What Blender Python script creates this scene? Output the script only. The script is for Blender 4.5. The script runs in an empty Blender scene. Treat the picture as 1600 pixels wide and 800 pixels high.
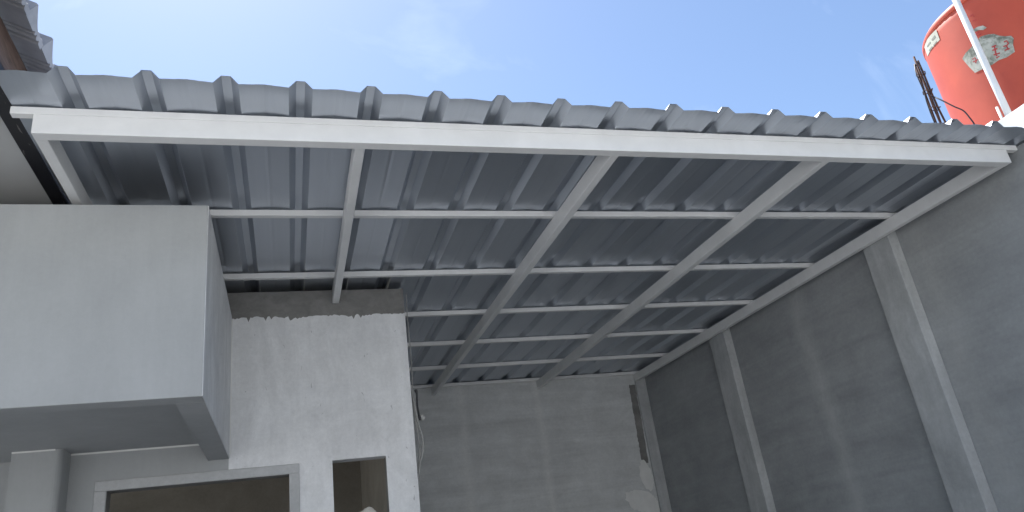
import bpy, bmesh, math, random
from mathutils import Matrix, Vector, noise as mnoise

random.seed(7)
S = bpy.context.scene
col = S.collection

# ------------------------------------------------------------------ camera
cam_data = bpy.data.cameras.new('camera')
cam_data.sensor_width = 36.0
cam_data.lens = 1162.74 / 1600 * 36.0
cam_data.clip_start = 0.05
cam_data.clip_end = 5000
cam = bpy.data.objects.new('camera', cam_data)
col.objects.link(cam)
RT = Vector((0.95716, -0.25871, -0.13007))
UP = Vector((0.01317, -0.40984, 0.91206))
FW = Vector((0.28927, 0.87470, 0.38887))
CAM = Vector((1.06994, -3.17904, -2.03645))
m = Matrix.Identity(4)
for i in range(3):
    m[i][0], m[i][1], m[i][2], m[i][3] = RT[i], UP[i], -FW[i], CAM[i]
cam.matrix_world = m
S.camera = cam

# ------------------------------------------------------------------ world, sun, exposure
SUN_EL, SUN_AZ = 61.0, -14.0          # azimuth from +Y (into the picture) towards +X
world = bpy.data.worlds.new('World')
S.world = world
world.use_nodes = True
wn, wl = world.node_tree.nodes, world.node_tree.links
wn.clear()
w_out = wn.new('ShaderNodeOutputWorld')
w_bg = wn.new('ShaderNodeBackground')
sky = wn.new('ShaderNodeTexSky')
sky.sky_type = 'NISHITA'
sky.sun_disc = False
sky.sun_elevation = math.radians(SUN_EL)
sky.sun_rotation = math.radians(SUN_AZ)
sky.air_density = 1.0
sky.dust_density = 0.45
sky.ozone_density = 2.0
w_bg.inputs['Strength'].default_value = 0.102
# thin cirrus, in directions of the sky itself
tc = wn.new('ShaderNodeTexCoord')
mp = wn.new('ShaderNodeMapping')
mp.inputs['Rotation'].default_value = (0.3, 0.2, 0.5)
mp.inputs['Scale'].default_value = (3.0, 9.0, 4.0)
mp.inputs['Location'].default_value = (0.9, 0.5, 0.1)
n1 = wn.new('ShaderNodeTexNoise')
n1.inputs['Scale'].default_value = 1.3
n1.inputs['Detail'].default_value = 8
n1.inputs['Roughness'].default_value = 0.55
n1.inputs['Distortion'].default_value = 0.9
r1 = wn.new('ShaderNodeValToRGB')
r1.color_ramp.elements[0].position = 0.55
r1.color_ramp.elements[0].color = (0, 0, 0, 1)
r1.color_ramp.elements[1].position = 0.85
r1.color_ramp.elements[1].color = (0.085, 0.085, 0.085, 1)
mx = wn.new('ShaderNodeMix')
mx.data_type = 'RGBA'
mx.inputs[7].default_value = (13.0, 13.6, 14.2, 1)
wl.new(tc.outputs['Generated'], mp.inputs['Vector'])
wl.new(mp.outputs['Vector'], n1.inputs['Vector'])
wl.new(n1.outputs['Fac'], r1.inputs['Fac'])
wl.new(r1.outputs['Color'], mx.inputs[0])
wl.new(sky.outputs['Color'], mx.inputs[6])
wl.new(mx.outputs[2], w_bg.inputs['Color'])
wl.new(w_bg.outputs['Background'], w_out.inputs['Surface'])

sun_data = bpy.data.lights.new('sun', 'SUN')
sun_data.energy = 5.0
sun_data.angle = math.radians(0.53)
sun_data.color = (1.0, 0.97, 0.93)
sun = bpy.data.objects.new('sun', sun_data)
col.objects.link(sun)
el, az = math.radians(SUN_EL), math.radians(SUN_AZ)
sdir = Vector((math.sin(az) * math.cos(el), math.cos(az) * math.cos(el), math.sin(el)))
sun.rotation_euler = sdir.to_track_quat('Z', 'Y').to_euler()
sun.location = sdir * 30

S.view_settings.view_transform = 'Standard'
S.view_settings.look = 'None'
S.view_settings.exposure = 1.04
S.view_settings.gamma = 1.0
S.view_settings.use_curve_mapping = False
S.cycles.max_bounces = 14
S.cycles.diffuse_bounces = 10
S.cycles.glossy_bounces = 6

# ------------------------------------------------------------------ material helpers
def new_mat(name):
    mt = bpy.data.materials.new(name)
    mt.use_nodes = True
    nt = mt.node_tree
    return mt, nt, nt.nodes['Principled BSDF']

def pos_noise(nt, scale=(1, 1, 1), nscale=1.0, detail=6, rough=0.6, dist=0.0, rot=(0, 0, 0), loc=(0, 0, 0)):
    g = nt.nodes.new('ShaderNodeNewGeometry')
    mp_ = nt.nodes.new('ShaderNodeMapping')
    mp_.inputs['Scale'].default_value = scale
    mp_.inputs['Rotation'].default_value = rot
    mp_.inputs['Location'].default_value = loc
    n = nt.nodes.new('ShaderNodeTexNoise')
    n.inputs['Scale'].default_value = nscale
    n.inputs['Detail'].default_value = detail
    n.inputs['Roughness'].default_value = rough
    n.inputs['Distortion'].default_value = dist
    nt.links.new(g.outputs['Position'], mp_.inputs['Vector'])
    nt.links.new(mp_.outputs['Vector'], n.inputs['Vector'])
    return n.outputs['Fac']

def ramp(nt, fac, stops):
    r = nt.nodes.new('ShaderNodeValToRGB')
    els = r.color_ramp.elements
    while len(els) < len(stops):
        els.new(0.5)
    for e, (p_, c_) in zip(els, stops):
        e.position = p_
        e.color = (c_[0], c_[1], c_[2], 1) if hasattr(c_, '__len__') else (c_, c_, c_, 1)
    nt.links.new(fac, r.inputs['Fac'])
    return r.outputs['Color']

def mixc(nt, fac, a, b, mode='MIX'):
    x = nt.nodes.new('ShaderNodeMix')
    x.data_type = 'RGBA'
    x.blend_type = mode
    for sock, v in ((0, fac), (6, a), (7, b)):
        if hasattr(v, 'links') or hasattr(v, 'is_output'):
            nt.links.new(v, x.inputs[sock])
        elif sock == 0:
            x.inputs[0].default_value = v
        else:
            x.inputs[sock].default_value = (v[0], v[1], v[2], 1)
    return x.outputs[2]

def bump(nt, bsdf, height, strength=0.2, dist=0.01):
    b = nt.nodes.new('ShaderNodeBump')
    b.inputs['Strength'].default_value = strength
    b.inputs['Distance'].default_value = dist
    nt.links.new(height, b.inputs['Height'])
    nt.links.new(b.outputs['Normal'], bsdf.inputs['Normal'])

def band(nt, axis, centre, half, wobble=0.12, wscale=1.5):
    """soft mask round a plane axis=centre, with a wandering edge"""
    g = nt.nodes.new('ShaderNodeNewGeometry')
    s = nt.nodes.new('ShaderNodeSeparateXYZ')
    nt.links.new(g.outputs['Position'], s.inputs[0])
    wob = pos_noise(nt, (1, 1, 1), wscale, 5, 0.65)
    m1 = nt.nodes.new('ShaderNodeMath'); m1.operation = 'MULTIPLY_ADD'
    nt.links.new(wob, m1.inputs[0]); m1.inputs[1].default_value = wobble * 2; m1.inputs[2].default_value = -wobble - centre
    m2 = nt.nodes.new('ShaderNodeMath'); m2.operation = 'ADD'
    nt.links.new(s.outputs[axis], m2.inputs[0]); nt.links.new(m1.outputs[0], m2.inputs[1])
    m3 = nt.nodes.new('ShaderNodeMath'); m3.operation = 'ABSOLUTE'
    nt.links.new(m2.outputs[0], m3.inputs[0])
    m4 = nt.nodes.new('ShaderNodeMapRange')
    m4.inputs['From Min'].default_value = 0.0
    m4.inputs['From Max'].default_value = half
    m4.inputs['To Min'].default_value = 1.0
    m4.inputs['To Max'].default_value = 0.0
    nt.links.new(m3.outputs[0], m4.inputs['Value'])
    return m4.outputs['Result']

def mul(nt, a, k):
    x = nt.nodes.new('ShaderNodeMath'); x.operation = 'MULTIPLY'
    nt.links.new(a, x.inputs[0])
    if hasattr(k, 'is_output'):
        nt.links.new(k, x.inputs[1])
    else:
        x.inputs[1].default_value = k
    return x.outputs[0]

# ------------------------------------------------------------------ materials
def mat_paint_steel():
    mt, nt, b = new_mat('painted_steel')
    n = pos_noise(nt, (1, 1, 1), 5.0, 6, 0.65)
    c = ramp(nt, n, [(0.3, (0.72, 0.72, 0.71)), (0.7, (0.80, 0.80, 0.79))])
    sp = pos_noise(nt, (1, 1, 1), 60, 3, 0.6)
    spm = ramp(nt, sp, [(0.70, 0.0), (0.78, 1.0)])
    c = mixc(nt, mul(nt, spm, 0.25), c, (0.45, 0.44, 0.41))
    nt.links.new(c, b.inputs['Base Color'])
    b.inputs['Roughness'].default_value = 0.42
    bump(nt, b, pos_noise(nt, (1, 1, 1), 220, 3, 0.5), 0.05, 0.002)
    return mt

def mat_sheet():
    mt, nt, b = new_mat('aluminium_zinc_sheet')
    st = pos_noise(nt, (14, 0.22, 4), 1.0, 4, 0.55)
    bl = pos_noise(nt, (1, 1, 1), 2.2, 5, 0.6)
    c = ramp(nt, st, [(0.25, (0.475, 0.51, 0.565)), (0.75, (0.535, 0.57, 0.625))])
    c = mixc(nt, mul(nt, bl, 0.35), c, (0.465, 0.50, 0.555))
    nt.links.new(c, b.inputs['Base Color'])
    b.inputs['Metallic'].default_value = 0.88
    rr = ramp(nt, st, [(0.2, 0.35), (0.8, 0.42)])
    nt.links.new(rr, b.inputs['Roughness'])
    bump(nt, b, pos_noise(nt, (7, 0.4, 3), 1.0, 2, 0.5), 0.05, 0.01)
    return mt

def mat_plaster(name, lo, hi, strokes, pits=0.0, warm=None, bands=(), rough=0.85, bmp=0.15, grit=0.08):
    """strokes: list of (scale xyz, amount, rot)"""
    mt, nt, b = new_mat(name)
    big = pos_noise(nt, (1, 1, 1), 1.3, 7, 0.62, 0.4)
    c = ramp(nt, big, [(0.30, lo), (0.70, hi)])
    h = None
    for sc, amt, rot in strokes:
        s = pos_noise(nt, sc, 1.0, 7, 0.68, 0.6, rot)
        sm = ramp(nt, s, [(0.30, 1.0 - amt), (0.70, 1.0 + amt)])
        c = mixc(nt, 1.0, c, sm, 'MULTIPLY')
        h = s
    for axis, ce, half, wob, ws, amt, cc in bands:
        bm_ = band(nt, axis, ce, half, wob, ws)
        gr = pos_noise(nt, (1, 1, 1), 3.5, 6, 0.7)
        c = mixc(nt, mul(nt, mul(nt, bm_, gr), amt), c, cc)
    gr_ = pos_noise(nt, (1, 1, 1), 34, 6, 0.75)
    c = mixc(nt, 1.0, c, ramp(nt, gr_, [(0.28, 1 - grit), (0.72, 1 + grit)]), 'MULTIPLY')
    if pits:
        pn = pos_noise(nt, (26, 26, 11), 1.0, 2, 0.5, 1.2, (0.5, 0.4, 0.3))
        pm = ramp(nt, pn, [(0.725, 0.0), (0.75, 1.0)])
        c = mixc(nt, mul(nt, pm, pits), c, (0.10, 0.10, 0.10))
    nt.links.new(c, b.inputs['Base Color'])
    b.inputs['Roughness'].default_value = rough
    fine = pos_noise(nt, (1, 1, 1), 90, 4, 0.6)
    hh = mixc(nt, 0.45, h, fine) if h is not None else fine
    bump(nt, b, hh, bmp, 0.008)
    return mt

def mat_simple(name, colr, rough=0.6, metal=0.0, var=0.12, nscale=8, bmp=0.05):
    mt, nt, b = new_mat(name)
    n = pos_noise(nt, (1, 1, 1), nscale, 5, 0.6)
    c = ramp(nt, n, [(0.3, [k * (1 - var) for k in colr]), (0.7, [min(1, k * (1 + var)) for k in colr])])
    nt.links.new(c, b.inputs['Base Color'])
    b.inputs['Roughness'].default_value = rough
    b.inputs['Metallic'].default_value = metal
    bump(nt, b, pos_noise(nt, (1, 1, 1), nscale * 12, 3, 0.5), bmp, 0.005)
    return mt

def mat_wood():
    mt, nt, b = new_mat('brown_timber')
    g = pos_noise(nt, (6, 1.6, 14), 1.6, 6, 0.6, 2.2)
    c = ramp(nt, g, [(0.3, (0.060, 0.036, 0.026)), (0.55, (0.12, 0.075, 0.055)), (0.72, (0.17, 0.115, 0.085))])
    nt.links.new(c, b.inputs['Base Color'])
    b.inputs['Roughness'].default_value = 0.6
    bump(nt, b, g, 0.3, 0.004)
    return mt

def mat_black_scuffed():
    mt, nt, b = new_mat('black_paint_scuffed')
    n = pos_noise(nt, (60, 9, 60), 1.0, 4, 0.6, 0.5)
    sm = ramp(nt, n, [(0.645, 0.0), (0.69, 1.0)])
    c = mixc(nt, mul(nt, sm, 0.6), (0.012, 0.012, 0.016), (0.30, 0.29, 0.27))
    nt.links.new(c, b.inputs['Base Color'])
    b.inputs['Roughness'].default_value = 0.5
    return mt

def mat_tank():
    mt, nt, b = new_mat('orange_red_plastic')
    n = pos_noise(nt, (1, 1, 1), 2.5, 6, 0.6)
    c = ramp(nt, n, [(0.3, (0.44, 0.064, 0.030)), (0.7, (0.54, 0.086, 0.040))])
    d = pos_noise(nt, (1, 1, 1), 14, 5, 0.7)
    dm = ramp(nt, d, [(0.66, 0.0), (0.80, 1.0)])
    c = mixc(nt, mul(nt, dm, 0.35), c, (0.25, 0.06, 0.05))
    nt.links.new(c, b.inputs['Base Color'])
    b.inputs['Roughness'].default_value = 0.5
    return mt

def mat_label_paper(name, mould):
    mt, nt, b = new_mat(name)
    n = pos_noise(nt, (1, 1, 1), 9, 7, 0.7)
    c = ramp(nt, n, [(0.35, (0.50, 0.49, 0.41)), (0.65, (0.38, 0.385, 0.31))])
    if mould:
        g = pos_noise(nt, (1, 1, 1), 7, 8, 0.75, 0.4, (0, 0, 0), (3, 1, 2))
        gm = ramp(nt, g, [(0.47, 0.0), (0.60, 1.0)])
        c = mixc(nt, mul(nt, gm, 0.85), c, (0.10, 0.11, 0.075))
    nt.links.new(c, b.inputs['Base Color'])
    b.inputs['Roughness'].default_value = 0.8
    return mt

M = {}
M['steel'] = mat_paint_steel()
M['sheet'] = mat_sheet()
M['house'] = mat_plaster('smooth_grey_white_paint', (0.345, 0.355, 0.355), (0.395, 0.405, 0.405),
                         [((3.0, 3.0, 0.9), 0.05, (0, 0, 0)), ((14, 14, 0.5), 0.025, (0, 0, 0))], bmp=0.08, grit=0.03)
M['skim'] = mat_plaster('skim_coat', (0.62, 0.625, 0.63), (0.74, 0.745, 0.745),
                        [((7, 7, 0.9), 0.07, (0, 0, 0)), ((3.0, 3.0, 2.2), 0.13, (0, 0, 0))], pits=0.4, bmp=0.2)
M['mortar'] = mat_plaster('raw_cement_mortar', (0.145, 0.142, 0.135), (0.24, 0.235, 0.225),
                          [((7, 7, 9), 0.18, (0, 0, 0))], bmp=0.5)
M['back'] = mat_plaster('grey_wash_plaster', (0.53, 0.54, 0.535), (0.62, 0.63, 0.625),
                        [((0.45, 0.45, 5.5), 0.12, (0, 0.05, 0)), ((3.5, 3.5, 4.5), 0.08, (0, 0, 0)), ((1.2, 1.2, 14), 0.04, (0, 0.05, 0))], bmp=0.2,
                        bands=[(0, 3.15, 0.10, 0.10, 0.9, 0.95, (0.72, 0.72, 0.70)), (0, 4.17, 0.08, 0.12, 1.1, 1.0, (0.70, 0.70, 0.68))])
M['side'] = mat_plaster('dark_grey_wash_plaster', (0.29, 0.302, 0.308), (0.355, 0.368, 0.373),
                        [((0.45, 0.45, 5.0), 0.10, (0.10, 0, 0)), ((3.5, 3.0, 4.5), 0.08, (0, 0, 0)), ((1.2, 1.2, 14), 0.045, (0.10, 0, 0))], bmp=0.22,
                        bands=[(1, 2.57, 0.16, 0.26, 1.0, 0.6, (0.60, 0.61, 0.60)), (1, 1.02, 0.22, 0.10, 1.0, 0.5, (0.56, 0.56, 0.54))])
M['pilaster'] = mat_plaster('grey_pilaster_plaster', (0.38, 0.392, 0.395), (0.47, 0.48, 0.48),
                            [((5, 5, 1.2), 0.18, (0, 0, 0)), ((4, 4, 5), 0.08, (0, 0, 0))], bmp=0.2)
M['filler'] = mat_simple('pale_filler', (0.72, 0.72, 0.70), 0.9, 0, 0.07, 6)
M['soffit'] = mat_simple('grey_soffit_board', (0.46, 0.465, 0.46), 0.85, 0, 0.05, 2)
M['room'] = mat_plaster('unpainted_room_cement', (0.24, 0.22, 0.185), (0.34, 0.31, 0.265), [((2, 2, 3), 0.12, (0, 0, 0))])
M['wood'] = mat_wood()
M['black'] = mat_black_scuffed()
M['tile'] = mat_simple('concrete_roof_tile', (0.26, 0.265, 0.285), 0.75, 0, 0.14, 9, 0.2)
M['tank'] = mat_tank()
M['paper'] = mat_label_paper('aged_paper', False)
M['torn'] = mat_label_paper('mouldy_torn_paper', True)
M['redink'] = mat_simple('red_ink', (0.42, 0.05, 0.045), 0.8, 0, 0.2, 40)
M['darkink'] = mat_simple('dark_ink', (0.20, 0.20, 0.17), 0.8, 0, 0.2, 40)
M['pvc'] = mat_simple('white_pvc', (0.74, 0.74, 0.71), 0.35, 0, 0.05, 6, 0.02)
M['rust'] = mat_simple('rusty_steel', (0.085, 0.042, 0.030), 0.8, 0.3, 0.4, 30, 0.3)
M['cable'] = mat_simple('black_cable', (0.018, 0.018, 0.022), 0.5, 0, 0.1, 20)
M['greycable'] = mat_simple('pale_grey_cable', (0.30, 0.30, 0.29), 0.5, 0, 0.08, 20)
M['white'] = mat_simple('white_wall_paint', (0.74, 0.74, 0.71), 0.8, 0, 0.05, 4)
M['facade'] = mat_simple('white_facade_paint', (0.77, 0.785, 0.79), 0.85, 0, 0.02, 4)
M['trim'] = mat_plaster('grey_trim_plaster', (0.40, 0.405, 0.405), (0.48, 0.485, 0.485), [((5, 5, 5), 0.10, (0, 0, 0))], bmp=0.15)
M['slab'] = mat_simple('grey_concrete_slab', (0.36, 0.355, 0.34), 0.9, 0, 0.15, 3, 0.2)
M['yard'] = mat_plaster('yard_concrete', (0.25, 0.25, 0.245), (0.32, 0.32, 0.31), [((3, 3, 3), 0.1, (0, 0, 0))], bmp=0.2)
M['earth'] = mat_plaster('pale_street_concrete', (0.40, 0.395, 0.38), (0.47, 0.465, 0.45), [((0.6, 0.6, 0.6), 0.2, (0, 0, 0))], bmp=0.3)
M['rubble'] = mat_simple('pale_cement_rubble', (0.55, 0.53, 0.48), 0.95, 0, 0.2, 18, 0.4)

# ------------------------------------------------------------------ object helpers
ORG = {}

def thing(name, label, cat, loc, group=None):
    o = bpy.data.objects.new(name, None)
    o.empty_display_size = 0.2
    col.objects.link(o)
    o.location = loc
    ORG[o.name] = Vector(loc)
    o['label'] = label
    o['category'] = cat
    if group:
        o['group'] = group
    return o

def link(name, me, parent=None, origin=None):
    """vertices are in world coordinates; the mesh is moved to its thing's origin"""
    o = bpy.data.objects.new(name, me)
    col.objects.link(o)
    po = ORG[parent.name] if parent else Vector((0, 0, 0))
    og = Vector(origin) if origin is not None else po
    me.transform(Matrix.Translation(-og))
    o.location = og - po
    if parent:
        o.parent = parent
    ORG[o.name] = og
    return o

def mesh(name, verts, faces, mat, smooth=False):
    me = bpy.data.meshes.new(name)
    me.from_pydata([tuple(v) for v in verts], [], faces)
    me.materials.append(mat)
    if smooth:
        for p in me.polygons:
            p.use_smooth = True
    me.update()
    return me

def fix_normals(me):
    bm = bmesh.new(); bm.from_mesh(me)
    bmesh.ops.recalc_face_normals(bm, faces=bm.faces)
    bm.to_mesh(me); bm.free()

def hexa(c8):
    f = [(0, 3, 2, 1), (4, 5, 6, 7), (0, 1, 5, 4), (1, 2, 6, 5), (2, 3, 7, 6), (3, 0, 4, 7)]
    return list(c8), f

def bevel_mod(o, w, seg=2):
    b = o.modifiers.new('bevel', 'BEVEL')
    b.width = w; b.segments = seg; b.limit_method = 'ANGLE'; b.angle_limit = math.radians(40)

def box(name, x0, x1, y0, y1, z0, z1, mat, parent=None, slope=0.0, bev=0.0, origin=None, slope_bottom=True):
    sb = slope if slope_bottom else 0
    v, f = hexa([(x0, y0, z0 + sb * y0), (x1, y0, z0 + sb * y0), (x1, y1, z0 + sb * y1), (x0, y1, z0 + sb * y1),
                 (x0, y0, z1 + slope * y0), (x1, y0, z1 + slope * y0), (x1, y1, z1 + slope * y1), (x0, y1, z1 + slope * y1)])
    o = link(name, mesh(name, v, f, mat), parent, origin)
    if bev:
        bevel_mod(o, bev)
    return o

def struct(o):
    o['kind'] = 'structure'
    return o

def tube_me(name, pts, rad, mat, seg=8):
    pts = [Vector(p) for p in pts]
    n = len(pts)
    rads = rad if hasattr(rad, '__len__') else [rad] * n
    vs, fs = [], []
    prev = None
    for i, p in enumerate(pts):
        t = (pts[min(i + 1, n - 1)] - pts[max(i - 1, 0)]).normalized()
        if prev is None:
            a = t.orthogonal().normalized()
        else:
            a = (prev - t * prev.dot(t)).normalized()
        prev = a
        b = t.cross(a)
        for k in range(seg):
            th = 2 * math.pi * k / seg
            vs.append(p + (a * math.cos(th) + b * math.sin(th)) * rads[i])
    for i in range(n - 1):
        for k in range(seg):
            k2 = (k + 1) % seg
            fs.append((i * seg + k, i * seg + k2, (i + 1) * seg + k2, (i + 1) * seg + k))
    fs.append(tuple(range(seg - 1, -1, -1)))
    fs.append(tuple((n - 1) * seg + k for k in range(seg)))
    return mesh(name, vs, fs, mat, True)

def smooth_path(ctrl, n=10):
    """Catmull-Rom through control points"""
    P = [Vector(c) for c in ctrl]
    P = [P[0] * 2 - P[1]] + P + [P[-1] * 2 - P[-2]]
    out = []
    for i in range(1, len(P) - 2):
        for k in range(n):
            t = k / n
            a, b, c, d = P[i - 1], P[i], P[i + 1], P[i + 2]
            out.append(0.5 * (2 * b + (c - a) * t + (2 * a - 5 * b + 4 * c - d) * t * t + (3 * b - a - 3 * c + d) * t ** 3))
    out.append(P[-2])
    return out

def holed_wall(name, x0, x1, z0, z1, y0, y1, holes, mat, parent):
    """one wall in the xz plane, y0 front to y1 back, with rectangular openings"""
    xs = sorted({x0, x1} | {h[0] for h in holes} | {h[1] for h in holes})
    zs = sorted({z0, z1} | {h[2] for h in holes} | {h[3] for h in holes})
    def solid(i, j):
        if i < 0 or j < 0 or i >= len(xs) - 1 or j >= len(zs) - 1:
            return False
        cx, cz = (xs[i] + xs[i + 1]) / 2, (zs[j] + zs[j + 1]) / 2
        return not any(h[0] < cx < h[1] and h[2] < cz < h[3] for h in holes)
    vs, fs, idx = [], [], {}
    def V(i, j, k):
        if (i, j, k) not in idx:
            idx[(i, j, k)] = len(vs)
            vs.append((xs[i], (y0, y1)[k], zs[j]))
        return idx[(i, j, k)]
    for i in range(len(xs) - 1):
        for j in range(len(zs) - 1):
            if not solid(i, j):
                continue
            fs.append((V(i, j, 0), V(i + 1, j, 0), V(i + 1, j + 1, 0), V(i, j + 1, 0)))
            fs.append((V(i, j, 1), V(i, j + 1, 1), V(i + 1, j + 1, 1), V(i + 1, j, 1)))
            if not solid(i - 1, j): fs.append((V(i, j, 0), V(i, j + 1, 0), V(i, j + 1, 1), V(i, j, 1)))
            if not solid(i + 1, j): fs.append((V(i + 1, j, 0), V(i + 1, j, 1), V(i + 1, j + 1, 1), V(i + 1, j + 1, 0)))
            if not solid(i, j - 1): fs.append((V(i, j, 0), V(i, j, 1), V(i + 1, j, 1), V(i + 1, j, 0)))
            if not solid(i, j + 1): fs.append((V(i, j + 1, 0), V(i + 1, j + 1, 0), V(i + 1, j + 1, 1), V(i, j + 1, 1)))
    me = mesh(name, vs, fs, mat)
    fix_normals(me)
    return link(name, me, parent)

def prism(name, outline, axis, d0, d1, mat, parent=None, smooth=False, origin=None):
    """outline: 2D points; axis 'x' -> (y,z), 'y' -> (x,z)"""
    n = len(outline)
    P = (lambda a, b, d: (d, a, b)) if axis == 'x' else (lambda a, b, d: (a, d, b))
    vs = [P(a, b, d0) for a, b in outline] + [P(a, b, d1) for a, b in outline]
    fs = [tuple(range(n)), tuple(range(2 * n - 1, n - 1, -1))]
    for i in range(n):
        j = (i + 1) % n
        fs.append((i, i + n, j + n, j))
    me = mesh(name, vs, fs, mat, smooth)
    fix_normals(me)
    return link(name, me, parent, origin)

GZ = -3.65           # ground level; z = 0 is the underside of the canopy frame
A = 0.0225           # rise of the canopy per metre of depth
W, L = 5.6435, 6.02  # canopy width, depth
HB, HP = 0.10, 0.0415
YH = 2.387           # plane of the house wall under the canopy
XH = 1.956
WX = 5.757           # face of the right boundary wall

# ------------------------------------------------------------------ ground
g = 900
struct(link('ground', mesh('ground', [(-g, -g, GZ), (g, -g, GZ), (g, g, GZ), (-g, g, GZ)], [(0, 1, 2, 3)], M['earth'])))
struct(box('yard_pavement', -4.5, WX, -4.2, L, GZ - 0.1, GZ + 0.006, M['yard']))

# ------------------------------------------------------------------ house
house = thing('house', 'grey white rendered house with window openings under the left of the canopy', 'house', (0, YH, GZ))
wall = holed_wall('wall', -0.40, XH, GZ, 0.165, YH, YH + 0.12,
                  [(-0.077, 1.064, -2.55, -1.204), (1.359, 1.738, -1.56, -1.130)], M['mortar'], house)
box('window_head', 1.3595, 1.7375, YH - 0.0004, YH + 0.119, -1.1379, -1.1305, M['skim'], house)
# skim coat: thin layer with a ragged top edge, same openings
def skim_layer(name, xlo, xhi, mat):
    holes = [(-0.0771, 1.0641, -2.55, -1.2039), (1.3589, 1.7381, -1.56, -1.1379)]
    y0 = YH - 0.006
    xs = sorted(set([-0.40 + 0.0135 * i for i in range(int((XH + 0.40) / 0.0135) + 1)] + [XH + 0.0005] + [h[0] for h in holes] + [h[1] for h in holes]))
    rng = random.Random(3)
    top = []
    for x in xs:
        base = -0.041 - 0.006 * (x - 0.67) + 0.020 * mnoise.noise(Vector((x * 4.1, 0, 0))) + 0.018 * mnoise.noise(Vector((x * 13, 3, 0))) + 0.012 * mnoise.noise(Vector((x * 37, 5, 0)))
        top.append(base + rng.uniform(-0.006, 0.004) - (rng.uniform(0.01, 0.03) if rng.random() < 0.06 else 0))
    top[-1] = top[-2] = -0.046
    zs = [GZ, -2.55, -1.56, -1.2039, -1.1379]
    vs, fs = [], []
    def quad(xa, xb, za0, za1, zb0, zb1):
        b = len(vs)
        vs.extend([(xa, y0, za0), (xb, y0, zb0), (xb, y0, zb1), (xa, y0, za1)])
        fs.append((b, b + 1, b + 2, b + 3))
    for i in range(len(xs) - 1):
        xa, xb = xs[i], xs[i + 1]
        cx = (xa + xb) / 2
        if not xlo < cx < xhi:
            continue
        for j in range(len(zs) - 1):
            cz = (zs[j] + zs[j + 1]) / 2
            if any(h[0] < cx < h[1] and h[2] < cz < h[3] for h in holes):
                continue
            quad(xa, xb, zs[j], zs[j + 1], zs[j], zs[j + 1])
        quad(xa, xb, zs[-1], top[i], zs[-1], top[i + 1])
    me = mesh(name, vs, fs, mat)
    bm = bmesh.new(); bm.from_mesh(me)
    bmesh.ops.remove_doubles(bm, verts=bm.verts, dist=1e-5)
    bm.to_mesh(me); bm.free()
    o = link(name, me, house)
    s = o.modifiers.new('thick', 'SOLIDIFY'); s.thickness = 0.0055; s.offset = -1
    return o
skim_layer('skim_coat', 0.662, 9, M['skim'])
skim_layer('paint_coat', -9, 0.662, M['house'])
# side wall, inner floor/ceiling and rooms behind the openings
box('side_wall', XH - 0.12, XH, YH + 0.121, L, GZ, 0.165, M['skim'], house)
box('room_side_lining', XH - 0.16, XH - 0.1205, YH + 0.1215, 5.199, GZ, -0.621, M['room'], house)
box('room_back_wall', -3.0, XH - 0.121, 5.2, 5.3, GZ, 0.05, M['room'], house)
box('room_ceiling', -3.0, XH - 0.121, YH + 0.121, 5.2, -0.62, -0.50, M['room'], house)
box('ceiling_beam', -0.5, 0.72, YH + 0.45, YH + 0.62, -1.12, -0.621, M['room'], house)
box('roof_slab', -3.0, XH - 0.121, YH + 0.121, L, 0.06, 0.16, M['slab'], house)
# window trims: raised plaster band round the large opening
yt = YH - 0.0065
for (x0, x1, z0, z1) in ((-0.150, 1.132, -1.203, -1.138), (-0.150, -0.079, -2.62, -1.2035), (1.066, 1.132, -2.62, -1.2035)):
    box('window_trim', x0, x1, yt - 0.009, yt, z0, z1, M['trim'], house, bev=0.004)
# pilaster left of the window, recess beyond it
box('recess_wall', -4.5, -0.401, YH + 0.10, YH + 0.20, GZ, 0.14, M['house'], house)
pl = [(-0.585, YH + 0.099), (-0.585, 2.175)] + \
     [(-0.345 + 0.04 * math.sin(t * math.pi / 2 / 5), 2.175 + 0.04 - 0.04 * math.cos(t * math.pi / 2 / 5)) for t in range(6)] + \
     [(-0.305, YH - 0.0065), (-0.4005, YH - 0.0065), (-0.4005, YH + 0.099)]
vs = [(x, y, GZ) for x, y in pl] + [(x, y, -0.946) for x, y in pl]
n = len(pl)
me = mesh('pilaster', vs, [tuple(range(n)), tuple(range(n, 2 * n))] + [(i, (i + 1) % n, (i + 1) % n + n, i + n) for i in range(n)], M['house'])
fix_normals(me)
link('pilaster', me, house)
# projecting box over the entrance: front, right side, soffit
XB, YB, ZBT, ZBB = 0.6685, 0.6149, -0.0274, -1.065
vs, fs = [], []
RIM = 0.125
prism('box_front', [(YB, ZBB), (YB + RIM, ZBB), (YB + RIM, -0.945), (YB + RIM, ZBT), (YB, ZBT)], 'x', -4.5, XB, M['house'], house)
bevel_mod(bpy.data.objects['box_front'], 0.004)
box('box_side', XB - 0.133, XB - 0.0005, YB + RIM, YH - 0.0065, ZBB, ZBT, M['house'], house)
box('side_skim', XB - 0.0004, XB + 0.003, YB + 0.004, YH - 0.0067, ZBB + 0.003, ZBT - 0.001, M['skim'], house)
box('box_soffit', -4.5, XB - 0.1335, YB + RIM + 0.0005, YH + 0.099, -0.945, -0.80, M['house'], house)
box('box_top', -4.5, XB - 0.1335, YB + RIM + 0.0005, YH - 0.0065, -0.12, ZBT - 0.004, M['slab'], house)
box('caulk_line', -0.3045, XB - 0.1335, YH - 0.0125, YH - 0.0066, -0.957, -0.9455, M['white'], house)
box('caulk_line', -0.584, -0.345, 2.170, 2.1748, -0.956, -0.9462, M['white'], house)
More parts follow.
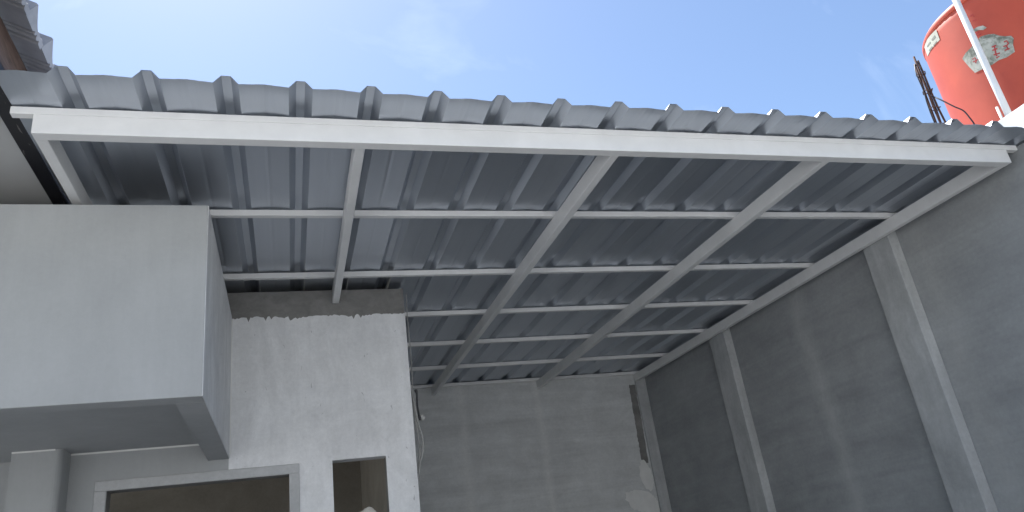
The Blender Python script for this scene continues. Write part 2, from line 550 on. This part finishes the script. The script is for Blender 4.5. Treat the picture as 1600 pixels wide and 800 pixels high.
# white bead of filler in the corner between box and wall
rngb = random.Random(9)
pts = [(XB + 0.002, YH - 0.010, -0.05 - 1.0 * i / 24) for i in range(25)]
link('corner_bead', tube_me('corner_bead', pts, [0.009 * rngb.uniform(0.6, 1.2) for _ in pts], M['white'], 6), house)

# eave of the house: soffit, fascia board, black edge beam, tiles
eave = thing('tiled_roof', 'grey concrete tile roof edge with brown timber fascia at the upper left', 'roof', (-0.1, 0, 0.15))
box('soffit_board', -4.5, -0.166, -1.25, YH + 0.10, 0.165, 0.185, M['soffit'], eave)
o = box('edge_beam', -0.165, -0.091, -1.25, YH, 0.150, 0.240, M['black'], eave, bev=0.003)
o['label'] = 'black painted scuffed edge beam'
o = box('fascia_board', -0.150, -0.0915, -1.25, YH, 0.241, 0.422, M['wood'], eave)
o['label'] = 'brown timber fascia board'
SL = math.radians(24)
def make_tile():
    """one interlocking tile; x is down slope (nose at 0), y across, z up"""
    wdt = 0.222
    prof = []
    N = 30
    for i in range(N + 1):
        t = i / N
        if t < 0.10:
            h = 0.020 + 0.062 * t / 0.10
        elif t < 0.60:
            h = 0.026 + 0.056 * (1 - (t - 0.10) / 0.50) ** 1.25
        else:
            h = 0.026 + 0.006 * max(0.0, math.sin((t - 0.60) / 0.40 * math.pi * 4))
        prof.append((t * wdt, h))
    under = []
    for i in range(N + 1):
        t = i / N
        z = 0.0
        for c0 in (0.52, 0.64, 0.80):
            z += 0.014 * math.exp(-((t - c0) / 0.030) ** 2)
        under.append((t * wdt, z))
    vs, fs = [], []
    K = N + 1
    stations = [(0.0, 1.0), (-0.012, 1.08), (-0.40, 1.0)]
    for x, k in stations:
        for (y, h) in prof: vs.append((x, y, h * k))
        for (y, z) in under: vs.append((x, y, z))
    for s in range(len(stations) - 1):
        a, b = s * 2 * K, (s + 1) * 2 * K
        for i in range(N):
            fs.append((a + i, a + i + 1, b + i + 1, b + i))
            fs.append((a + K + i, b + K + i, b + K + i + 1, a + K + i + 1))
        fs.append((a, b, b + K, a + K))
        fs.append((a + N, a + K + N, b + K + N, b + N))
    last = (len(stations) - 1) * 2 * K
    for i in range(N):
        fs.append((i, K + i, K + i + 1, i + 1))
        fs.append((last + i, last + i + 1, last + K + i + 1, last + K + i))
    me = mesh('roof_tile', vs, fs, M['tile'])
    fix_normals(me)
    for p_ in me.polygons:
        p_.use_smooth = False
    return me
tile_me = make_tile()
rt = random.Random(5)
eorg = ORG[eave.name]
for course in range(2):
    for k in range(-4, 12):
        o = bpy.data.objects.new('roof_tile', tile_me)
        col.objects.link(o)
        o.parent = eave
        up = course * 0.33
        jit = rt.uniform(-0.006, 0.006)
        o.location = Vector((0.030 + jit - up * math.cos(SL), -0.325 + k * 0.2215, 0.379 + up * math.sin(SL) + course * 0.012)) - eorg
        o.rotation_euler = (math.radians(rt.uniform(-0.7, 0.7)) - 0.03, SL, math.radians(rt.uniform(-1.0, 1.0)))
# the rest of the roof plane above the first courses
xa, xb = -0.62, -4.5
za, zb = 0.379 + 0.65 * math.tan(SL), 0.379 + 4.53 * math.tan(SL)
link('roof_deck', mesh('roof_deck', *hexa([(xb, -1.25, zb), (xa, -1.25, za), (xa, 2.6, za), (xb, 2.6, zb),
     (xb, -1.25, zb + .05), (xa, -1.25, za + .05), (xa, 2.6, za + .05), (xb, 2.6, zb + .05)]), M['tile']), eave)

# ------------------------------------------------------------------ right boundary wall and back wall
bw = thing('boundary_wall', 'tall grey cement washed side wall with pilasters right of the canopy', 'wall', (WX, 1, GZ))
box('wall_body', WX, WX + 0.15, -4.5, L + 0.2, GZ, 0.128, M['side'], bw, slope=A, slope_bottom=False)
for (y0, y1) in ((1.176, 1.468), (3.742, 4.052)):
    box('pilaster', 5.66, WX - 0.0005, y0, y1, GZ, 0.092, M['pilaster'], bw, slope=A, slope_bottom=False, bev=0.006)

back = thing('back_wall', 'grey cement plastered rear wall closing the carport', 'wall', (4, L, GZ))
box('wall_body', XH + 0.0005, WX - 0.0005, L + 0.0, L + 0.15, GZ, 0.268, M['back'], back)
box('added_sky_blocker', XH + 0.0005, WX - 0.0005, L + 0.32, L + 0.42, GZ, 0.9, M['back'], back)  # unseen wall added behind, keeps sky light out of the rib gaps
box('wall_cap', XH + 0.0005, WX - 0.0005, L + 0.151, L + 0.319, 0.10, 0.20, M['mortar'], back)
box('corner_column', 5.605, WX - 0.001, L - 0.035, L - 0.0005, GZ, 0.20, M['pilaster'], back, bev=0.005)
def wobbly(points, amp, seed, step=0.025):
    rg = random.Random(seed)
    out = []
    n = len(points)
    for i in range(n):
        a, b = Vector(points[i]), Vector(points[(i + 1) % n])
        k = max(1, int((b - a).length / step))
        for j in range(k):
            p_ = a.lerp(b, j / k)
            out.append((p_.x + rg.uniform(-amp, amp), p_.y + rg.uniform(-amp, amp)))
    return out
o = prism('bare_mortar_strip', wobbly([(5.515, 0.10), (5.602, 0.10), (5.598, -0.4), (5.575, -0.945), (5.485, -0.955), (5.495, -0.5)], 0.005, 2), 'y', L - 0.003, L - 0.0006, M['mortar'], back)
o['label'] = 'dark strip of bare mortar beside the corner'
def blob(cx, cz, rx, rz, seed, tilt=0.0):
    pts = []
    for i in range(72):
        t = 2 * math.pi * i / 72
        k = 1 + 0.22 * mnoise.noise(Vector((math.cos(t) * 1.3 + seed, math.sin(t) * 1.3, seed))) + 0.16 * mnoise.noise(Vector((math.cos(t) * 5, math.sin(t) * 5 + seed, 0)))
        x, z = rx * k * math.cos(t), rz * k * math.sin(t)
        pts.append((cx + x * math.cos(tilt) - z * math.sin(tilt), cz + x * math.sin(tilt) + z * math.cos(tilt)))
    return pts
for i, (cx, cz, rx, rz, tl) in enumerate([(5.51, -1.11, 0.085, 0.19, 0.12), (5.36, -1.40, 0.20, 0.13, -0.2), (5.50, -1.52, 0.10, 0.20, 0.0)]):
    o = prism('filler_patch', blob(cx, cz, rx, rz, i + 1, tl), 'y', L - 0.0085 - 0.001 * i, L - 0.0035 - 0.0004 * i, M['filler'], back)

# ------------------------------------------------------------------ canopy
can = thing('carport_canopy', 'white steel framed carport canopy with ribbed zinc roof sheets', 'canopy', (W / 2, 0, 0))
box('front_beam', 0, W, 0, 0.06, 0, HB, M['steel'], can, slope=0, bev=0.004)
for (x, y1) in ((0.0, YH - 0.0065), (1.402, YH - 0.0005), (2.794, L), (4.196, L), (W - 0.05, L - 0.036)):
    box('rafter', x, x + 0.05, 0.0605, y1, 0.0008, HB - 0.0005, M['steel'], can, slope=A, bev=0.004)
PY = [0.007, 1.0285, 2.0643, 3.0676, 4.0449, 5.0515, 5.975]
for i, y in enumerate(PY):
    x0 = -0.0945 if i < 3 else XH + 0.0005
    x1 = 5.752 if i else 5.7565
    if i == 0:
        box('purlin', x0, x1, y, y + 0.04, HB + 0.0035, HB + HP, M['steel'], can, slope=0, bev=0.003)
    else:
        box('purlin', x0, x1, y, y + 0.04, HB + 0.0008, HB + HP - 0.001, M['steel'], can, slope=A, bev=0.003)

# ribbed sheets: ribs every 0.3257 m, four to a sheet, lapped over the shared rib
PITCH, X1 = 0.3257, 0.490
RB, RTOP, RH = 0.054, 0.020, 0.040
def front_y(x):
    pts = [(-0.2, -0.252), (0.5, -0.247), (1.13, -0.228), (1.8, -0.207), (2.5, -0.198), (6.2, -0.196)]
    for (a, ya), (b, yb) in zip(pts, pts[1:]):
        if x <= b:
            return ya + (yb - ya) * (x - a) / (b - a)
    return pts[-1][1]
def prof_points(xs, xe):
    """x stations and heights of the sheet section between xs and xe"""
    out = []
    k0 = int(math.floor((xs - X1) / PITCH)) - 1
    k1 = int(math.ceil((xe - X1) / PITCH)) + 1
    for k in range(k0, k1 + 1):
        c = X1 + k * PITCH
        rib = [(-RB, 0), (-RTOP - 0.003, RH - 0.004), (-RTOP, RH), (RTOP, RH), (RTOP + 0.003, RH - 0.004), (RB, 0)]
        out += [(c + dx, z) for dx, z in rib]
        a, b = c + RB, c + PITCH - RB
        for j in range(1, 14):
            t = j / 14
            arch = 0.0046 * math.sin(math.pi * t) ** 0.9
            if j == 7:
                arch += 0.0013
            out.append((a + (b - a) * t, arch))
    res_ = [(x, z) for x, z in out if xs + 1e-4 <= x <= xe - 1e-4]
    def at(x):
        for (xa_, za_), (xb_, zb_) in zip(out, out[1:]):
            if xa_ <= x <= xb_:
                return za_ + (zb_ - za_) * (x - xa_) / max(1e-9, xb_ - xa_)
        return 0.0
    return [(xs, at(xs))] + res_ + [(xe, at(xe))]
def make_sheet(xs, xe, lap, seed):
    pr = prof_points(xs, xe)
    rg = random.Random(seed)
    ystn = [None, -0.13, -0.05, 0.02]
    y = 0.12
    while y < L - 0.01:
        ystn.append(y); y += 0.14
    ystn.append(L + 0.15)
    ystn.append(L + 0.31)
    vs, fs = [], []
    n = len(pr)
    sag = rg.uniform(-0.003, 0.003)
    for s, y in enumerate(ystn):
        for x, z in pr:
            yy = front_y(x) + 0.004 * mnoise.noise(Vector((x * 3, seed, 0))) if y is None else y
            # pans belly a little between the purlins and sit up over them
            ph = min(abs(yy - (q + 0.02)) for q in PY)
            on = math.exp(-(ph / 0.16) ** 2)
            pan = 1.0 if z < 0.02 else 0.25
            dz = (0.0035 * mnoise.noise(Vector((x * 2.6, yy * 1.7, seed))) - 0.001) * (1 - on) * pan
            lift = 0.002 if yy < 0 and z < 0.02 and z > 0.004 else 0.0
            zz = HB + HP + 0.0022 + A * yy + z * (1.0 + 0.15 * on * (1 if z < 0.02 else 0)) + dz + lap + lift * min(1, -yy / 0.2 if yy < 0 else 0)
            vs.append((x, yy, zz))
    for s in range(len(ystn) - 1):
        for i in range(n - 1):
            a = s * n + i
            fs.append((a, a + 1, a + n + 1, a + n))
    me = mesh('roof_sheet', vs, fs, M['sheet'])
    o = link('roof_sheet', me, can)
    sm = o.modifiers.new('gauge', 'SOLIDIFY'); sm.thickness = 0.0012; sm.offset = 1
    return o
laps = [-0.0895] + [X1 + PITCH * k for k in (0, 4, 8, 12, 16)] + [5.955]
for i in range(len(laps) - 1):
    xs = laps[i] - (RTOP + 0.003 if i else 0)
    xe = laps[i + 1] + (RB if i < len(laps) - 2 else 0)
    make_sheet(xs, xe, 0.0024 if i % 2 else 0.0, 11 + i)

# ------------------------------------------------------------------ neighbour beyond the wall
nb = thing('neighbour_house', 'white sunlit parapet of the neighbouring house beside the orange tank', 'house', (6.1, 1, GZ))
box('side_wall', 6.0, 6.12, -0.30, 7.0, GZ, 0.487, M['white'], nb, bev=0.005)
box('roof_slab', 6.121, 10.5, -0.30, 7.0, 0.10, 0.25, M['slab'], nb)
box('far_wall', 10.3, 10.45, -0.30, 7.0, GZ, 0.0995, M['white'], nb)

# unseen house added behind the camera; its sunlit front bounces light onto the carport
oh = thing('added_house_across', 'added unseen white two storey house across the street, bouncing sunlight onto the carport', 'house', (2, -9, GZ))
oy = -9.0
wins = [(4.6, 6.4, GZ + 1.0, GZ + 2.4), (-3.2, -1.4, GZ + 4.1, GZ + 5.5), (1.0, 2.8, GZ + 4.1, GZ + 5.5), (4.6, 6.4, GZ + 4.1, GZ + 5.5), (1.4, 2.4, GZ + 0.01, GZ + 2.2)]
holed_wall('facade', -7, 11, GZ, GZ + 6.6, oy - 0.15, oy, wins, M['facade'], oh)
for (x0, x1, z0, z1) in wins[:4]:
    fr = box('window', x0 + 0.001, x1 - 0.001, oy - 0.10, oy - 0.06, z0 + 0.001, z1 - 0.001, M['cable'], oh)
    for k in range(2):
        hw = (x1 - x0) / 2
        box('pane', x0 + k * hw + 0.06, x0 + (k + 1) * hw - 0.06, oy - 0.0595, oy - 0.052, z0 + 0.06, z1 - 0.06, M['room'], fr)
box('door', 1.401, 2.399, oy - 0.10, oy - 0.05, GZ + 0.011, GZ + 2.199, M['wood'], oh)
box('side_wall', -7, -6.85, oy - 8, oy - 0.151, GZ, GZ + 6.6, M['white'], oh)
box('side_wall', 10.85, 11, oy - 8, oy - 0.151, GZ, GZ + 6.6, M['white'], oh)
prism('roof', [(oy + 0.6, GZ + 6.601), (oy - 4, GZ + 8.8), (oy - 8.6, GZ + 6.601), (oy - 8.6, GZ + 6.75), (oy - 4, GZ + 8.95), (oy + 0.6, GZ + 6.75)], 'x', -7.4, 11.4, M['tile'], oh)

# tank
TX, TY, TR, TZ = 7.56, 0.78, 0.75, 2.10
tank = thing('water_tank', 'large orange red plastic water tank with peeling stickers on the neighbouring roof', 'water tank', (TX, TY, 0.25))
def revolve(name, prof, cx, cy, mat, seg=72):
    vs, fs = [], []
    n = len(prof)
    for k in range(seg):
        th = 2 * math.pi * k / seg
        for r_, z in prof:
            vs.append((cx + r_ * math.cos(th), cy + r_ * math.sin(th), z))
    for k in range(seg):
        k2 = (k + 1) % seg
        for i in range(n - 1):
            fs.append((k * n + i, k2 * n + i, k2 * n + i + 1, k * n + i + 1))
    me = mesh(name, vs, fs, mat, True)
    fix_normals(me)
    return me
link('tank_body', revolve('tank_body', [(0.0, 0.252), (TR - 0.03, 0.252), (TR - 0.008, 0.27), (TR, 0.31), (TR, 0.8), (TR + 0.001, 1.4), (TR, 1.98), (TR - 0.002, 2.045), (TR - 0.006, 2.05)], TX, TY, M['tank']), tank)
link('shoulder_band', revolve('shoulder_band', [(TR - 0.02, 2.051), (TR + 0.004, 2.053), (TR + 0.006, 2.07), (TR + 0.005, 2.095), (TR - 0.006, 2.11), (TR - 0.05, 2.125), (TR - 0.10, 2.13)], TX, TY, M['tank']), tank)
link('domed_top', revolve('domed_top', [(TR - 0.09, 2.131), (TR - 0.2, 2.18), (0.42, 2.25), (0.27, 2.285), (0.26, 2.33), (0.22, 2.36), (0.0, 2.365)], TX, TY, M['tank']), tank)
def view_az(u, v):
    """azimuth and height on the tank surface of a sight line through picture point u, v"""
    d = (FW + RT * ((u - 800) / 1162.74) - UP * ((v - 400) / 1162.74)).normalized()
    ox, oy = CAM.x - TX, CAM.y - TY
    a = d.x ** 2 + d.y ** 2
    b = 2 * (ox * d.x + oy * d.y)
    c = ox * ox + oy * oy - TR * TR
    disc = b * b - 4 * a * c
    if disc < 0:
        t = -b / (2 * a)
    else:
        t = (-b - math.sqrt(disc)) / (2 * a)
    p_ = CAM + d * t
    return math.atan2(p_.y - TY, p_.x - TX) % (2 * math.pi), p_.z
def sticker(name, outline_uv, mat, proud, step=6):
    """a piece of paper stuck round the tank: outline in (angle, height)"""
    pts = [view_az(*q) for q in outline_uv]
    bm = bmesh.new()
    f = bm.faces.new([bm.verts.new((a_ * TR, z_, 0)) for a_, z_ in pts])
    bmesh.ops.triangulate(bm, faces=[f])
    for _ in range(6):
        long_ = [e for e in bm.edges if e.calc_length() > 0.04]
        if not long_:
            break
        bmesh.ops.subdivide_edges(bm, edges=long_, cuts=1)
        bmesh.ops.triangulate(bm, faces=bm.faces[:])
    me = bpy.data.meshes.new(name)
    vs = []
    for v_ in bm.verts:
        a_, z_ = v_.co.x / TR, v_.co.y
        v_.co = (TX + (TR + proud) * math.cos(a_), TY + (TR + proud) * math.sin(a_), z_)
    bmesh.ops.recalc_face_normals(bm, faces=bm.faces)
    bm.to_mesh(me); bm.free()
    me.materials.append(mat)
    o = link(name, me, tank)
    s_ = o.modifiers.new('thick', 'SOLIDIFY'); s_.thickness = 0.0012; s_.offset = 0
    return o
s1 = sticker('label_sticker', [(1444, 71), (1463, 46), (1469, 62), (1450, 88)], M['paper'], 0.003)
s1['label'] = 'small cream sticker near the top edge'
for q in ([(1449, 72), (1454, 65), (1455, 67), (1450, 74)], [(1456, 62), (1461, 55), (1463, 58), (1458, 64)],
          [(1452, 78), (1457, 72), (1458, 74), (1453, 80)], [(1459, 70), (1464, 64), (1465, 65.5), (1460, 72)]):
    sticker('printed_line', q, M['darkink'], 0.0048)
s2 = sticker('torn_label', [(1504, 92), (1509, 83), (1517, 75), (1527, 63), (1533, 57), (1544, 54), (1553, 53), (1562, 56), (1571, 57), (1580, 56), (1584, 60), (1583, 70), (1586, 81), (1573, 90), (1561, 94), (1551, 101), (1538, 107), (1524, 114), (1516, 106)], M['torn'], 0.003)
s2['label'] = 'torn mouldy paper label with red marks'
s3 = sticker('torn_label', [(1521, 46), (1528, 42), (1536, 40), (1542, 43), (1537, 47), (1530, 47), (1524, 50)], M['torn'], 0.003)
s3['label'] = 'small dark label remnant above'
def stroke(uvs, wpx, mat=None):
    """a brush mark, as a thin strip"""
    lo, hi = [], []
    for i, (u, v) in enumerate(uvs):
        a = uvs[max(i - 1, 0)]; b = uvs[min(i + 1, len(uvs) - 1)]
        dx, dy = b[0] - a[0], b[1] - a[1]
        k = math.hypot(dx, dy)
        nx, ny = -dy / k * wpx / 2, dx / k * wpx / 2
        lo.append((u + nx, v + ny)); hi.append((u - nx, v - ny))
    return sticker('red_mark', lo + hi[::-1], mat or M['redink'], 0.0050)
for q, w_ in (([(1569, 66), (1573, 64), (1576, 68), (1573, 72), (1576, 78)], 2.2), ([(1568, 73), (1574, 71)], 1.8), ([(1570, 79), (1578, 76)], 2.0),
              ([(1550, 74), (1557, 71)], 2.0), ([(1551, 79), (1559, 76)], 2.0), ([(1554, 71), (1556, 82), (1558, 88)], 2.2), ([(1553, 86), (1563, 83)], 2.0),
              ([(1557, 91), (1562, 88)], 1.6), ([(1520, 93), (1524, 90), (1526, 95), (1525, 99)], 1.6), ([(1521, 97), (1529, 93)], 1.4),
              ([(1516, 26), (1520, 23), (1523, 27)], 1.2), ([(1520, 33), (1526, 31)], 1.4), ([(1524, 55), (1530, 50)], 1.8), ([(1527, 57), (1534, 53)], 1.4)):
    stroke(q, w_)

# pipe beside the tank
pipe = thing('water_pipe', 'white plastic pipe rising past the orange tank', 'pipe', (6.45, 0.43, 0.25))
link('pipe_run', tube_me('pipe_run', [(6.447, 0.427, 0.251), (6.45, 0.43, 1.0), (6.453, 0.425, 2.6)], 0.026, M['pvc'], 16), pipe)
link('coupling', tube_me('coupling', [(6.449, 0.428, 0.30), (6.449, 0.428, 0.38)], 0.033, M['pvc'], 16), pipe)
stub = tube_me('pipe_stub', [(6.40, 0.455, 0.251), (6.405, 0.46, 0.80)], 0.010, M['pvc'], 10)
o = link('pipe_stub', stub, None, (6.40, 0.455, 0.251))
o['label'] = 'short thin white stub at the foot of the white pipe'; o['category'] = 'pipe'

# starter bars of an unfinished column, bound with wire
rb = thing('rebar_bundle', 'rusty bundle of upright column bars left of the orange tank', 'rebar', (6.34, 0.9, 0.25))
base, top = Vector((6.335, 0.905, 0.251)), Vector((6.345, 0.895, 1.62))
rr_ = random.Random(21)
for i, (dx, dy, h) in enumerate([(-0.034, -0.02, 1.0), (0.03, -0.028, 0.97), (-0.02, 0.034, 0.955), (0.04, 0.03, 0.93), (0.004, -0.004, 0.975)]):
    pts = []
    for k in range(9):
        t = k / 8 * h
        sh = 1.15 - 0.75 * t
        pts.append(base.lerp(top, t) + Vector((dx * sh + rr_.uniform(-.004, .004), dy * sh + rr_.uniform(-.004, .004), 0)))
    link('bar', tube_me('bar', pts, [0.0085] * 9, M['rust'], 7), rb)
for t in (0.34, 0.48, 0.61, 0.74, 0.87):
    c = base.lerp(top, t); r0 = 0.05 * (1.1 - 0.6 * t) + 0.006
    ring = [c + Vector((r0 * math.cos(k * math.pi / 6), r0 * math.sin(k * math.pi / 6), 0.012 * math.sin(k * 1.3 + t * 9))) for k in range(13)]
    link('binding_wire', tube_me('binding_wire', ring, 0.0045, M['rust'], 5), rb)
cw = [(6.335, 0.875, 1.20), (6.312, 0.804, 1.116), (6.316, 0.718, 0.985), (6.33, 0.667, 0.907), (6.329, 0.641, 0.821), (6.32, 0.62, 0.739), (6.309, 0.606, 0.60), (6.31, 0.60, 0.40), (6.31, 0.60, 0.262)]
me = tube_me('power_cable', smooth_path(cw, 8), 0.0055, M['cable'], 6)
o = link('power_cable', me, None, (6.31, 0.60, 0.262))
o['label'] = 'thin dark cable drooping from the rusty bars across the orange tank'; o['category'] = 'cable'
cw = [(6.32, 0.895, 1.55), (6.275, 0.881, 1.434), (6.262, 0.87, 1.25), (6.245, 0.87, 1.12), (6.25, 0.88, 0.94), (6.27, 0.885, 0.60), (6.28, 0.885, 0.30)]
me = tube_me('tie_wire', smooth_path(cw, 6), 0.005, M['cable'], 6)
o = link('loose_wire', me, rb)

# ------------------------------------------------------------------ cables on the corner of the house wall
cb = thing('hanging_cables', 'pale cable loop with black connector hanging at the house wall corner', 'cable', (2.0, YH + 0.02, -1.25))
yc = YH + 0.03
link('cable_loop', tube_me('cable_loop', smooth_path([(1.962, yc, -0.62), (1.985, yc, -0.80), (2.0, yc, -0.92), (2.022, yc, -1.02), (2.018, yc, -1.12), (1.985, yc, -1.22), (1.964, yc, -1.32)], 8), 0.007, M['greycable'], 8), cb)
link('cable_loop', tube_me('cable_loop', smooth_path([(1.964, yc + .01, -0.68), (1.980, yc + .01, -0.86), (1.992, yc + .01, -1.0), (1.996, yc + .01, -1.12), (1.972, yc + .01, -1.25), (1.962, yc, -1.40)], 8), 0.006, M['greycable'], 8), cb)
link('thin_cable', tube_me('thin_cable', smooth_path([(1.985, yc, 0.13), (1.980, yc, -0.1), (1.984, yc, -0.40), (1.975, yc, -0.70), (1.985, yc, -0.88)], 8), 0.0035, M['greycable'], 6), cb)
link('connector', tube_me('connector', smooth_path([(1.997, yc - .01, -0.66), (2.003, yc - .01, -0.70), (2.000, yc - .01, -0.78), (2.008, yc - .01, -0.86), (2.015, yc - .01, -0.895)], 6), [0.011, 0.012, 0.012, 0.010, 0.009, 0.008] + [0.0075] * 12 + [0.010] * 7, M['cable'], 8), cb)
link('clip', tube_me('clip', [(2.03, yc - 0.012, -0.875), (2.03, yc + 0.012, -0.875)], 0.022, M['slab'], 14), cb)

# rubble on the small window's ledge
rgx = random.Random(4)
bm = bmesh.new()
bmesh.ops.create_grid(bm, x_segments=26, y_segments=10, size=0.5)
for v_ in bm.verts:
    t, s_ = v_.co.x + 0.5, v_.co.y + 0.5
    e = min(1, t * 7) * min(1, (1 - t) * 6) * min(1, s_ * 5) * min(1, (1 - s_) * 5)
    hgt = (0.050 + 0.030 * math.exp(-((t - 0.74) / 0.16) ** 2) + 0.014 * mnoise.noise(Vector((t * 9, s_ * 5, 1))) + 0.008 * mnoise.noise(Vector((t * 23, s_ * 9, 4)))) * max(0, e) ** 0.5
    v_.co = (1.380 + 0.30 * t, YH + 0.004 + 0.11 * s_, -1.5595 + max(0.0, hgt))
me = bpy.data.meshes.new('mortar_rubble'); bm.to_mesh(me); bm.free()
me.materials.append(M['rubble'])
o = link('mortar_rubble', me, None, (1.53, YH + 0.06, -1.5595))
o['label'] = 'pale lumpy mortar rubble lying in the small window opening'; o['category'] = 'rubble'
